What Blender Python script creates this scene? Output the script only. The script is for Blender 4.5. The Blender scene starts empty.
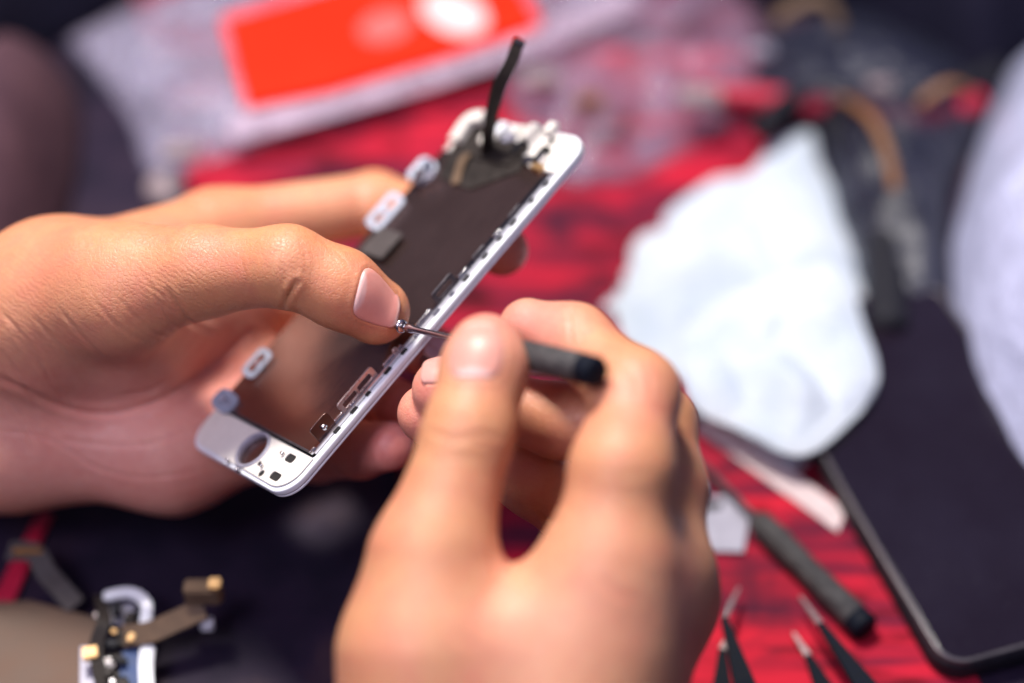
import bpy, bmesh, math, random
import numpy as np
from mathutils import Vector, Matrix, noise as mnoise
R = math.radians
random.seed(7); np.random.seed(7)
sc = bpy.context.scene
COL = sc.collection

# ------------------------------------------------------------------ camera
PITCH = R(45); HCAM = 0.425; LENS = 60.0; FPX = 1024*LENS/36.0
cam_d = bpy.data.cameras.new('camera'); cam = bpy.data.objects.new('camera', cam_d); COL.objects.link(cam)
cam.location = (0, 0, HCAM); cam.rotation_euler = (math.pi/2-PITCH, 0, 0)
cam_d.lens = LENS; cam_d.sensor_width = 36; cam_d.clip_start = .01; cam_d.clip_end = 20
cam_d.dof.use_dof = True; cam_d.dof.focus_distance = .452; cam_d.dof.aperture_fstop = 2.5
sc.camera = cam
RX = np.array([1., 0, 0]); UP = np.array([0, math.sin(PITCH), math.cos(PITCH)]); FW = np.array([0, math.cos(PITCH), -math.sin(PITCH)])
CO = np.array([0, 0, HCAM])
def P(px, py, d):
    "point seen at a pixel at a given depth in mm -> view-space millimetres (right, up, depth)"
    return np.array([(px-512)/FPX*d, (341.5-py)/FPX*d, d], float)
BV = np.stack([RX, UP, FW])            # rows
def W(p):
    "view-space mm -> world metres"
    return CO + (np.asarray(p, float)/1000.) @ BV
def T(px, py, h=0.0):
    "point on the table (height h metres) seen at a pixel"
    d = RX*(px-512)/FPX + UP*(341.5-py)/FPX + FW
    t = (h-HCAM)/d[2]
    return CO + d*t

# ------------------------------------------------------------------ object helpers
def tag(o, label=None, cat=None, group=None, kind=None):
    if label: o['label'] = label
    if cat: o['category'] = cat
    if group: o['group'] = group
    if kind: o['kind'] = kind
    return o
def link(name, me, mat=None, parent=None, loc=None, smooth=True):
    o = bpy.data.objects.new(name, me); COL.objects.link(o)
    if mat:
        me.materials.clear()
        for m in (mat if isinstance(mat, (list, tuple)) else [mat]): me.materials.append(m)
    if smooth: me.shade_smooth()
    else: me.shade_flat()
    if loc is not None: o.location = loc
    if parent: o.parent = parent
    return o
def mesh(name, v, f, mat=None, parent=None, loc=None, smooth=True):
    me = bpy.data.meshes.new(name); me.from_pydata([tuple(map(float, x)) for x in v], [], [tuple(map(int, x)) for x in f]); me.update()
    return link(name, me, mat, parent, loc, smooth)
def empty(name, M=None, loc=None):
    o = bpy.data.objects.new(name, None); COL.objects.link(o); o.empty_display_size = .01
    if M is not None: o.matrix_world = M
    if loc is not None: o.location = loc
    return o
def merge(parts):
    V = []; F = []
    for v, f in parts:
        n = len(V); V += [tuple(x) for x in v]; F += [tuple(i+n for i in q) for q in f]
    return V, F
def bevelled(name, v, f, mat, parent=None, w=.0003, seg=2, loc=None, smooth=True):
    bm = bmesh.new(); vs = [bm.verts.new(tuple(x)) for x in v]
    for q in f: bm.faces.new([vs[i] for i in q])
    bmesh.ops.recalc_face_normals(bm, faces=bm.faces)
    if w > 0:
        ed = [e for e in bm.edges if len(e.link_faces) == 2 and e.calc_face_angle(0) > .6]
        bmesh.ops.bevel(bm, geom=ed, offset=w, segments=seg, affect='EDGES', clamp_overlap=True)
    me = bpy.data.meshes.new(name); bm.to_mesh(me); bm.free()
    o = link(name, me, mat, parent, loc, smooth)
    if smooth:
        try: me.set_sharp_from_angle(angle=R(35))
        except Exception: pass
    return o
def box(c, s):
    x, y, z = c; a, b, d = s[0]/2, s[1]/2, s[2]/2
    v = [(x+i*a, y+j*b, z+k*d) for i in (-1, 1) for j in (-1, 1) for k in (-1, 1)]
    return v, [(0, 1, 3, 2), (4, 6, 7, 5), (0, 4, 5, 1), (2, 3, 7, 6), (0, 2, 6, 4), (1, 5, 7, 3)]
def tube(pts, rad, n=12, cap=True, section=None):
    "sweep: pts Nx3, rad scalar or list"
    pts = [Vector(p) for p in pts]; N = len(pts)
    rad = [rad]*N if np.isscalar(rad) else list(rad)
    V = []; F = []; up = None
    for i, p in enumerate(pts):
        t = (pts[min(i+1, N-1)]-pts[max(i-1, 0)]).normalized()
        if up is None:
            up = t.orthogonal().normalized()
        up = (up - t*up.dot(t)).normalized(); s = t.cross(up)
        for k in range(n):
            a = 2*math.pi*k/n
            V.append(p + (up*math.cos(a) + s*math.sin(a))*rad[i])
    for i in range(N-1):
        for k in range(n):
            a = i*n+k; b = i*n+(k+1) % n
            F.append((a, b, b+n, a+n))
    if cap:
        F.append(tuple(range(n-1, -1, -1))); F.append(tuple((N-1)*n+k for k in range(n)))
    return [tuple(v) for v in V], F
def ribbon(pts, width, thick, nrm):
    "flat band; nrm = list of face normals or one normal; width scalar or list"
    pts = [Vector(p) for p in pts]; N = len(pts)
    width = [width]*N if np.isscalar(width) else width
    V = []; F = []
    for i, p in enumerate(pts):
        t = (pts[min(i+1, N-1)]-pts[max(i-1, 0)]).normalized()
        nn = Vector(nrm[i] if isinstance(nrm, list) else nrm); nn = (nn - t*nn.dot(t)).normalized(); s = t.cross(nn)
        w = width[i]/2
        V += [p+s*w+nn*thick/2, p-s*w+nn*thick/2, p-s*w-nn*thick/2, p+s*w-nn*thick/2]
    for i in range(N-1):
        for k in range(4):
            a = i*4+k; b = i*4+(k+1) % 4; F.append((a, b, b+4, a+4))
    F.append((3, 2, 1, 0)); F.append(tuple((N-1)*4+k for k in range(4)))
    return [tuple(v) for v in V], F
def spline(pts, n=8):
    pts = [np.array(p, float) for p in pts]; out = []
    for i in range(len(pts)-1):
        p0 = pts[max(i-1, 0)]; p1 = pts[i]; p2 = pts[i+1]; p3 = pts[min(i+2, len(pts)-1)]
        for k in range(n):
            t = k/n; out.append(.5*((2*p1)+(-p0+p2)*t+(2*p0-5*p1+4*p2-p3)*t*t+(-p0+3*p1-3*p2+p3)*t**3))
    out.append(pts[-1]); return out
def cplate(name, loops, z0, z1, mat, parent=None, bevel=.0, M=None, res=2):
    "2D outline with holes -> bevelled plate, through a filled curve; loops in metres"
    cu = bpy.data.curves.new(name, 'CURVE'); cu.dimensions = '2D'; cu.fill_mode = 'BOTH'
    for lp in loops:
        s = cu.splines.new('POLY'); s.points.add(len(lp)-1); s.use_cyclic_u = True
        for i, q in enumerate(lp): s.points[i].co = (q[0], q[1], 0, 1)
    th = abs(z1-z0); cu.extrude = max(th/2-bevel, 1e-6); cu.bevel_depth = bevel; cu.bevel_resolution = res; cu.offset = -bevel
    tmp = bpy.data.objects.new('tmp', cu); COL.objects.link(tmp)
    me = bpy.data.meshes.new_from_object(tmp.evaluated_get(bpy.context.evaluated_depsgraph_get()))
    bpy.data.objects.remove(tmp); bpy.data.curves.remove(cu)
    me.name = name
    for v in me.vertices: v.co.z += (z0+z1)/2
    if M is not None: me.transform(M)
    o = link(name, me, mat, parent)
    try: me.set_sharp_from_angle(angle=R(40))
    except Exception: pass
    return o
def rrect(cx, cy, w, h, r, n=6, rot=0):
    out = []
    for sx, sy, a0 in ((1, 1, 0), (-1, 1, 90), (-1, -1, 180), (1, -1, 270)):
        for k in range(n+1):
            a = R(a0+90*k/n); x = sx*(w/2-r)+r*math.cos(a); y = sy*(h/2-r)+r*math.sin(a)
            out.append((cx+x*math.cos(rot)-y*math.sin(rot), cy+x*math.sin(rot)+y*math.cos(rot)))
    return out
def circ(cx, cy, r, n=28): return [(cx+r*math.cos(2*math.pi*k/n), cy+r*math.sin(2*math.pi*k/n)) for k in range(n)]
def mm(lp): return [(x/1000, y/1000) for x, y in lp]

# ------------------------------------------------------------------ materials
class NT:
    def __init__(s, name):
        s.m = bpy.data.materials.new(name); s.m.use_nodes = True; s.t = s.m.node_tree
        s.b = s.t.nodes['Principled BSDF']; s.out = s.t.nodes['Material Output']
    def n(s, typ, **kw):
        x = s.t.nodes.new(typ)
        for k, v in kw.items():
            if k.startswith('i_'): x.inputs[k[2:].replace('_', ' ')].default_value = v
            else: setattr(x, k, v)
        return x
    def l(s, a, b): s.t.links.new(a, b)
    def set(s, **kw):
        for k, v in kw.items(): s.b.inputs[k.replace('_', ' ')].default_value = v
        return s
    def coord(s, scale=(1, 1, 1), rot=(0, 0, 0), loc=(0, 0, 0), kind='Object'):
        c = s.n('ShaderNodeTexCoord'); m = s.n('ShaderNodeMapping'); s.l(c.outputs[kind], m.inputs['Vector'])
        m.inputs['Scale'].default_value = scale; m.inputs['Rotation'].default_value = rot; m.inputs['Location'].default_value = loc
        return m.outputs[0]
    def noise(s, vec, scale, detail=4, rough=.55, dist=0):
        x = s.n('ShaderNodeTexNoise'); s.l(vec, x.inputs['Vector']); x.inputs['Scale'].default_value = scale
        x.inputs['Detail'].default_value = detail; x.inputs['Roughness'].default_value = rough; x.inputs['Distortion'].default_value = dist
        return x.outputs['Fac']
    def ramp(s, fac, stops, interp='LINEAR'):
        r = s.n('ShaderNodeValToRGB'); s.l(fac, r.inputs[0]); e = r.color_ramp.elements; r.color_ramp.interpolation = interp
        e[0].position, e[0].color = stops[0][0], (*stops[0][1], 1); e[1].position, e[1].color = stops[-1][0], (*stops[-1][1], 1)
        for p, c in stops[1:-1]:
            q = e.new(p); q.color = (*c, 1)
        return r.outputs[0]
    def mix(s, fac, a, b, mode='MIX'):
        x = s.n('ShaderNodeMix', data_type='RGBA', blend_type=mode)
        for sock, v in ((x.inputs[0], fac), (x.inputs[6], a), (x.inputs[7], b)):
            if hasattr(v, 'links'): s.l(v, sock)
            else: sock.default_value = v if np.isscalar(v) else (*v, 1)
        return x.outputs[2]
    def bump(s, h, strength=.3, dist=.0005, prev=None):
        b = s.n('ShaderNodeBump'); s.l(h, b.inputs['Height']); b.inputs['Strength'].default_value = strength; b.inputs['Distance'].default_value = dist
        if prev: s.l(prev, b.inputs['Normal'])
        return b.outputs[0]
def simple(name, col, rough=.5, metal=0., spec=.5, nscale=300, namt=.15, bump=.0, coat=0, scale_vec=(1, 1, 1)):
    t = NT(name); t.set(Roughness=rough, Metallic=metal); t.b.inputs['Specular IOR Level'].default_value = spec; t.b.inputs['Coat Weight'].default_value = coat
    v = t.coord(scale_vec); f = t.noise(v, nscale, 3)
    c2 = tuple(min(1, x*(1+namt)) for x in col); c1 = tuple(x*(1-namt) for x in col)
    t.l(t.ramp(f, [(.3, c1), (.7, c2)]), t.b.inputs['Base Color'])
    t.l(t.n_math(f, rough) if False else t.ramp(f, [(.3, (rough*.85,)*3), (.7, (min(1, rough*1.15),)*3)]), t.b.inputs['Roughness'])
    if bump: t.l(t.bump(f, bump, .0003), t.b.inputs['Normal'])
    return t.m
def skin_mat():
    t = NT('skin'); b = t.b
    at = t.n('ShaderNodeAttribute', attribute_name='tone'); v = t.coord()
    m1 = t.noise(v, 90, 4, .6); m2 = t.noise(v, 420, 3, .6)
    c = t.mix(.55, at.outputs['Color'], t.ramp(m1, [(.3, (.50, .44, .44)), (.5, (.5, .5, .5)), (.72, (.56, .52, .50))]), 'OVERLAY')
    c = t.mix(.35, c, t.ramp(m2, [(.35, (.42, .40, .42)), (.65, (.56, .56, .54))]), 'OVERLAY')
    c = t.mix(t.ramp(t.noise(v, 55, 5, .65, .4), [(.42, (0,)*3), (.68, (.42,)*3)]), c, (.60, .17, .13))
    t.l(c, b.inputs['Base Color'])
    b.inputs['Subsurface Weight'].default_value = .35; b.inputs['Subsurface Radius'].default_value = (1, .35, .18); b.inputs['Subsurface Scale'].default_value = .0035
    t.l(t.ramp(m1, [(.3, (.38,)*3), (.7, (.54,)*3)]), b.inputs['Roughness'])
    b.inputs['Specular IOR Level'].default_value = .45
    vo = t.n('ShaderNodeTexVoronoi', feature='DISTANCE_TO_EDGE'); vd = t.coord((1, 1, 1))
    nz = t.n('ShaderNodeTexNoise'); t.l(vd, nz.inputs['Vector']); nz.inputs['Scale'].default_value = 500
    vm = t.n('ShaderNodeVectorMath', operation='MULTIPLY_ADD'); t.l(nz.outputs['Color'], vm.inputs[0]); vm.inputs[1].default_value = (.0012,)*3; t.l(vd, vm.inputs[2])
    t.l(vm.outputs[0], vo.inputs['Vector']); vo.inputs['Scale'].default_value = 900
    f1 = t.ramp(vo.outputs['Distance'], [(0, (0,)*3), (.12, (1,)*3)])
    nb = t.bump(f1, .30, .00026)
    cr = t.n('ShaderNodeAttribute', attribute_name='crease')
    w = t.n('ShaderNodeTexWave', wave_type='BANDS', bands_direction='DIAGONAL'); t.l(t.coord(), w.inputs['Vector']); w.inputs['Scale'].default_value = 250; w.inputs['Distortion'].default_value = 7; w.inputs['Detail'].default_value = 3; w.inputs['Detail Scale'].default_value = 1.2
    wm = t.mix(cr.outputs['Fac'], (.5, .5, .5), w.outputs['Color'])
    nb = t.bump(wm, .26, .0003, nb)
    nb = t.bump(t.noise(v, 150, 4, .6), .22, .0009, nb)
    t.l(nb, b.inputs['Normal'])
    return t.m
def nail_mat():
    t = NT('fingernail_keratin'); b = t.b
    at = t.n('ShaderNodeAttribute', attribute_name='tone'); v = t.coord()
    t.l(t.mix(.2, at.outputs['Color'], t.ramp(t.noise(v, 500, 3), [(.3, (.4,)*3), (.7, (.6,)*3)]), 'OVERLAY'), b.inputs['Base Color'])
    b.inputs['Roughness'].default_value = .42; b.inputs['Subsurface Weight'].default_value = .25; b.inputs['Subsurface Radius'].default_value = (1, .4, .3); b.inputs['Subsurface Scale'].default_value = .0015
    b.inputs['Coat Weight'].default_value = .0
    t.l(t.bump(t.noise(v, 900, 3), .1, .0002), b.inputs['Normal'])
    return t.m
def film_mat(name, col=(.7, .68, .8), op=.3, rough=.18, bumps=60, bd=.004, alpha_var=.25):
    t = NT(name); b = t.b
    v = t.coord(); f = t.noise(v, bumps, 5, .6, .6); g = t.noise(v, bumps*4, 3, .6)
    b.inputs['Base Color'].default_value = (*col, 1); b.inputs['Roughness'].default_value = rough; b.inputs['Specular IOR Level'].default_value = .9
    t.l(t.ramp(f, [(.35, (max(0, op-alpha_var),)*3), (.7, (min(1, op+alpha_var),)*3)]), b.inputs['Alpha'])
    nb = t.bump(f, .8, bd); nb = t.bump(g, .9, bd*.5, nb); t.l(nb, b.inputs['Normal'])
    return t.m

M = {}
M['skin'] = skin_mat(); M['nail'] = nail_mat()
M['white_frame'] = simple('white_plastic', (.74, .76, .80), .32, nscale=400, namt=.04, coat=.3)
M['cream'] = simple('cream_plastic', (.70, .66, .60), .42, nscale=250, namt=.05, bump=.1)
M['chrome'] = simple('bare_steel', (.62, .60, .62), .22, 1.0, nscale=700, namt=.1)
M['dark_metal'] = simple('dark_metal', (.10, .09, .10), .35, .6, nscale=500, namt=.2)
M['black_flex'] = simple('black_flex', (.020, .015, .013), .6, spec=.3, nscale=300, namt=.3)
M['brown_flex'] = simple('brown_flex', (.13, .085, .055), .65, spec=.15, nscale=200, namt=.2)
M['grey_flex'] = simple('grey_flex', (.07, .06, .058), .65, spec=.15, nscale=400, namt=.15)
M['bright'] = simple('bright_steel', (.55, .46, .44), .3, .75, nscale=700, namt=.1)
M['tab'] = simple('silvered_tab', (.20, .22, .29), .42, .15, nscale=900, namt=.25, bump=.3)
M['gold'] = simple('gold_contacts', (.50, .32, .16), .45, .9, nscale=600, namt=.2)
M['black_plastic'] = simple('black_plastic', (.013, .013, .018), .6, spec=.2, nscale=500, namt=.3, bump=.1)
M['blue_black'] = simple('blue_black_plastic', (.004, .006, .012), .65, spec=.12, nscale=500, namt=.3)
M['hole_dark'] = simple('painted_hole_dark', (.012, .010, .010), .8)  # near-black standing in for the shade inside holes and slots
M['grey_metal'] = simple('pale_grey_metal', (.34, .33, .40), .5, .3, nscale=200, namt=.1)
def plate_mat():
    t = NT('brown_metal_backplate'); b = t.b
    v = t.coord()
    t.l(t.ramp(t.noise(v, 40, 5), [(.3, (.24, .155, .14)), (.7, (.34, .225, .20))]), b.inputs['Base Color'])
    b.inputs['Metallic'].default_value = .93
    t.l(t.ramp(t.noise(t.coord((1, 14, 1)), 120, 3), [(.3, (.20,)*3), (.7, (.27,)*3)]), b.inputs['Roughness'])
    t.l(t.bump(t.noise(v, 45, 3), .12, .0012), b.inputs['Normal'])
    return t.m
M['plate'] = plate_mat()
def grip_mat():
    t = NT('knurled_grip'); b = t.b
    v = t.coord(kind='Object')
    w = t.n('ShaderNodeTexWave', wave_type='BANDS', bands_direction='X'); t.l(v, w.inputs['Vector']); w.inputs['Scale'].default_value = 240
    w2 = t.n('ShaderNodeTexVoronoi'); t.l(v, w2.inputs['Vector']); w2.inputs['Scale'].default_value = 1400
    b.inputs['Roughness'].default_value = .55
    t.l(t.ramp(t.noise(v, 260, 4), [(.3, (.022, .021, .024)), (.7, (.060, .056, .056))]), b.inputs['Base Color'])
    t.l(t.bump(w2.outputs['Distance'], .8, .0005, t.bump(w.outputs['Fac'], .25, .0003)), b.inputs['Normal'])
    return t.m
M['grip'] = grip_mat()
def table_mat():
    t = NT('dark_tabletop'); b = t.b; v = t.coord()
    t.l(t.ramp(t.noise(v, 14, 5, .6), [(.35, (.007, .005, .014)), (.5, (.018, .011, .026)), (.68, (.060, .032, .038))]), b.inputs['Base Color'])
    b.inputs['Specular IOR Level'].default_value = .15
    t.l(t.ramp(t.noise(v, 60, 4), [(.3, (.5,)*3), (.7, (.62,)*3)]), b.inputs['Roughness'])
    t.l(t.bump(t.noise(v, 160, 5), .25, .0006), b.inputs['Normal'])
    return t.m
M['table'] = table_mat()
def mat_mat():
    t = NT('red_printed_mat'); b = t.b
    v = t.coord((7, 75, 1), (0, 0, R(-4)))
    n1 = t.noise(v, 1.0, 4, .55, .6)
    v2 = t.coord((30, 62, 1), (0, 0, R(38))); n2 = t.noise(v2, 1.0, 3, .5, .8)
    c = t.ramp(n1, [(.30, (.045, .010, .030)), (.44, (.14, .008, .028)), (.56, (.42, .010, .030)), (.78, (.76, .018, .040))])
    d = t.ramp(n2, [(.34, (.10, .03, .06)), (.46, (1, 1, 1))])
    c = t.mix(.8, c, d, 'MULTIPLY')
    n3 = t.noise(t.coord((13, 22, 1), (0, 0, R(30))), 1.0, 4, .6, 1.0)
    c = t.mix(t.ramp(n3, [(.38, (.8,)*3), (.52, (0,)*3)]), c, (.030, .008, .022))
    t.l(c, b.inputs['Base Color'])
    b.inputs['Roughness'].default_value = .7; b.inputs['Specular IOR Level'].default_value = .12
    t.l(t.bump(t.noise(t.coord((400, 400, 400)), 3, 2), .3, .0002), b.inputs['Normal'])
    return t.m
M['mat'] = mat_mat()
def cloth_mat(name, a, c, rough=.9, sc_=900, tr=0):
    t = NT(name); b = t.b; v = t.coord()
    t.l(t.ramp(t.noise(v, 30, 4), [(.3, a), (.7, c)]), b.inputs['Base Color']); b.inputs['Roughness'].default_value = rough; b.inputs['Specular IOR Level'].default_value = .12
    b.inputs['Subsurface Weight'].default_value = tr; b.inputs['Subsurface Radius'].default_value = (1, 1, 1.2); b.inputs['Subsurface Scale'].default_value = .004
    t.l(t.bump(t.noise(v, sc_, 2), .35, .0004, t.bump(t.noise(v, 70, 5, .6), .5, .003)), b.inputs['Normal'])
    return t.m
M['tissue'] = cloth_mat('white_tissue', (.42, .49, .57), (.60, .65, .71), .75, 900, .2)
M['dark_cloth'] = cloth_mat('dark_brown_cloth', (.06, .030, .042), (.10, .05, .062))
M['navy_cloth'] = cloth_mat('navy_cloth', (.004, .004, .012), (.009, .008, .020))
M['film'] = film_mat('clear_film', (.42, .38, .52), .40, .12)
M['film_pink'] = film_mat('thin_clear_film', (.40, .28, .40), .26, .1, 45)
M['film_head'] = film_mat('header_film', (.62, .48, .62), .6, .2, 90)
M['film_lav'] = film_mat('cloudy_film', (.52, .54, .74), .85, .3, 40, .004, .15)
M['film_grey'] = film_mat('grey_film', (.014, .016, .036), .75, .45, 40)
t_ = NT('smudged_glass'); t_.set(Base_Color=(.010, .005, .010, 1)); v_ = t_.coord()
t_.l(t_.ramp(t_.noise(v_, 28, 6, .65, .8), [(.38, (.06,)*3), (.66, (.20,)*3)]), t_.b.inputs['Roughness'])
t_.l(t_.mix(t_.ramp(t_.noise(v_, 1500, 2), [(.70, (0,)*3), (.76, (.5,)*3)]), t_.ramp(t_.noise(v_, 22, 4), [(.4, (.008, .004, .009)), (.7, (.012, .008, .016))]), (.12, .12, .14)), t_.b.inputs['Base Color'])
M['glass_black'] = t_.m
M['orange'] = simple('orange_card', (.80, .022, .005), .6, spec=.1, nscale=30, namt=.08)
M['pale_print'] = simple('pale_print', (.62, .13, .12), .5, nscale=60)
M['strip'] = simple('pale_strip', (.62, .50, .50), .7, spec=.1)
M['dim'] = simple('dull_component', (.26, .20, .21), .5)
M['white_oval'] = simple('white_oval', (.75, .60, .60), .4, nscale=60, namt=.03)
M['amber'] = simple('amber_flex', (.20, .085, .03), .6, nscale=120, namt=.3)
M['magenta'] = simple('magenta_plastic', (.55, .04, .15), .4)
M['red_strip'] = simple('red_strip', (.45, .008, .04), .45)
M['brown_plate'] = simple('matte_brown_plate', (.10, .056, .036), .6, .2, nscale=60, namt=.25)

# ------------------------------------------------------------------ implicit surfaces for the hands
def smin(a, b, k):
    h = np.maximum(k-np.abs(a-b), 0)/k
    return np.minimum(a, b) - h*h*k*.25
def cap(p, A, ra, B, rb):
    pa = p-A.astype(np.float32); ba = (B-A).astype(np.float32); h = np.clip(pa@ba/float(ba@ba), 0, 1)
    return np.sqrt(((pa-h[:, None]*ba)**2).sum(1)) - (ra+(rb-ra)*h).astype(np.float32)
def ell(p, C, r):
    q = (p-C.astype(np.float32)); r = np.asarray(r, np.float32)
    k0 = np.sqrt(((q/r)**2).sum(1)); k1 = np.sqrt(((q/(r*r))**2).sum(1))+1e-6
    return k0*(k0-1)/k1
class Hand:
    """palm: list of capsules; fingers: list of chains [(point, radius)...]; each finger melts into the palm but not into its neighbours"""
    def __init__(s, palm, fingers, kp=13, kf=3.0, kj=9, kn=2.0, extra=(), cut=()):
        s.palm = palm; s.f = fingers; s.kp, s.kf, s.kj, s.kn = kp, kf, kj, kn; s.cut = cut; s.extra = extra
    def prim(s, p, q): return ell(p, q[1], q[2]) if isinstance(q[0], str) else cap(p, q[0], q[1], q[2], q[3])
    def sdf(s, p):
        p = p.astype(np.float32); d = None
        for q in s.palm:
            e = s.prim(p, q); d = e if d is None else smin(d, e, s.kp)
        out = d
        for f in s.f:
            kj = s.kj
            g = None
            for a, b in zip(f['c'][:-1], f['c'][1:]):
                e = cap(p, a[0], a[1], b[0], b[1]); g = e if g is None else smin(g, e, f.get('k', s.kf))
            for q in f.get('pads', ()):
                g = smin(g, s.prim(p, q), 5)
            out2 = smin(d, g, f.get('kj', kj))
            out = smin(out, out2, s.kn)
        for q in s.cut:
            e = s.prim(p, q); k = 3.; h = np.maximum(k-np.abs(-e-out), 0)/k; out = np.maximum(-e, out)+h*h*k*.25
        return out
    def grad(s, p, e=.25):
        g = np.stack([s.sdf(p+np.eye(3)[i]*e)-s.sdf(p-np.eye(3)[i]*e) for i in range(3)], 1)
        return g/(np.linalg.norm(g, axis=1, keepdims=True)+1e-9)
    def bounds(s):
        pts = []
        for q in s.palm: pts += [q[1]-30, q[1]+30] if isinstance(q[0], str) else [q[0]-q[1], q[0]+q[1], q[2]-q[3], q[2]+q[3]]
        for f in s.f:
            for a in f['c']: pts += [a[0]-a[1], a[0]+a[1]]
        pts = np.array(pts); return pts.min(0)-6, pts.max(0)+6
    def mesh(s, h=.8):
        lo, hi = s.bounds(); n = np.ceil((hi-lo)/h).astype(int)+2; B = 6
        n = ((n+B-1)//B)*B
        cs = np.stack(np.meshgrid(*[np.arange(k//B) for k in n], indexing='ij'), -1).reshape(-1, 3)
        cc = lo+(cs*B+(B-1)/2)*h
        dc = s.sdf(cc); rad = h*B*.5*1.75+1.5
        act = np.abs(dc) < rad+6
        F = np.repeat(np.repeat(np.repeat(dc.reshape(n//B), B, 0), B, 1), B, 2).astype(np.float32)
        off = np.stack(np.meshgrid(*[np.arange(B)]*3, indexing='ij'), -1).reshape(-1, 3)
        ids = (cs[act][:, None, :]*B+off[None]).reshape(-1, 3)
        for i in range(0, len(ids), 400000):
            q = ids[i:i+400000]; F[q[:, 0], q[:, 1], q[:, 2]] = s.sdf(lo+q*h)
        return surface_nets(F, lo, h)
def surface_nets(F, lo, h):
    S = F < 0
    c = np.zeros(tuple(np.array(F.shape)-1), np.uint8)
    for i in (0, 1):
        for j in (0, 1):
            for k in (0, 1):
                c += S[i:F.shape[0]-1+i, j:F.shape[1]-1+j, k:F.shape[2]-1+k]
    A = np.argwhere((c > 0) & (c < 8)); idx = -np.ones(c.shape, np.int32); idx[tuple(A.T)] = np.arange(len(A))
    acc = np.zeros((len(A), 3)); cnt = np.zeros(len(A))
    cor = [(i, j, k) for i in (0, 1) for j in (0, 1) for k in (0, 1)]
    for a in cor:
        for ax in range(3):
            if a[ax]: continue
            b = list(a); b[ax] = 1
            ia = A+np.array(a); ib = A+np.array(b)
            fa = F[tuple(ia.T)]; fb = F[tuple(ib.T)]; m = (fa < 0) != (fb < 0)
            t = np.where(m, fa/(fa-fb+1e-12), 0)[:, None]
            pt = np.array(a)*(1-t)+np.array(b)*t
            acc[m] += pt[m]; cnt[m] += 1
    V = lo+(A+acc/cnt[:, None])*h
    Q = []
    for ax in range(3):
        s0 = [slice(None)]*3; s1 = [slice(None)]*3; s0[ax] = slice(0, -1); s1[ax] = slice(1, None)
        a = S[tuple(s0)]; b = S[tuple(s1)]; E = np.argwhere(a != b); flip = a[tuple(E.T)]
        u, v = [(1, 2), (2, 0), (0, 1)][ax]
        ok = (E[:, u] > 0) & (E[:, v] > 0) & (E[:, u] < c.shape[u]) & (E[:, v] < c.shape[v]); E = E[ok]; flip = flip[ok]
        du = np.zeros(3, int); du[u] = 1; dv = np.zeros(3, int); dv[v] = 1
        q = np.stack([idx[tuple((E-du-dv).T)], idx[tuple((E-dv).T)], idx[tuple(E.T)], idx[tuple((E-du).T)]], 1)
        q[~flip] = q[~flip][:, ::-1]
        Q.append(q[(q >= 0).all(1)])
    return V, np.concatenate(Q)
def toPx(V): return np.stack([V[:, 0]/V[:, 2]*FPX+512, 341.5-V[:, 1]/V[:, 2]*FPX], 1)
def segdist(p, poly):
    d = np.full(len(p), 1e9)
    for a, b in zip(poly[:-1], poly[1:]):
        a = np.array(a, float); b = np.array(b, float); ba = b-a; h = np.clip(((p-a)@ba)/(ba@ba), 0, 1)
        d = np.minimum(d, np.linalg.norm(p-a-h[:, None]*ba, axis=1))
    return d
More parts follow.
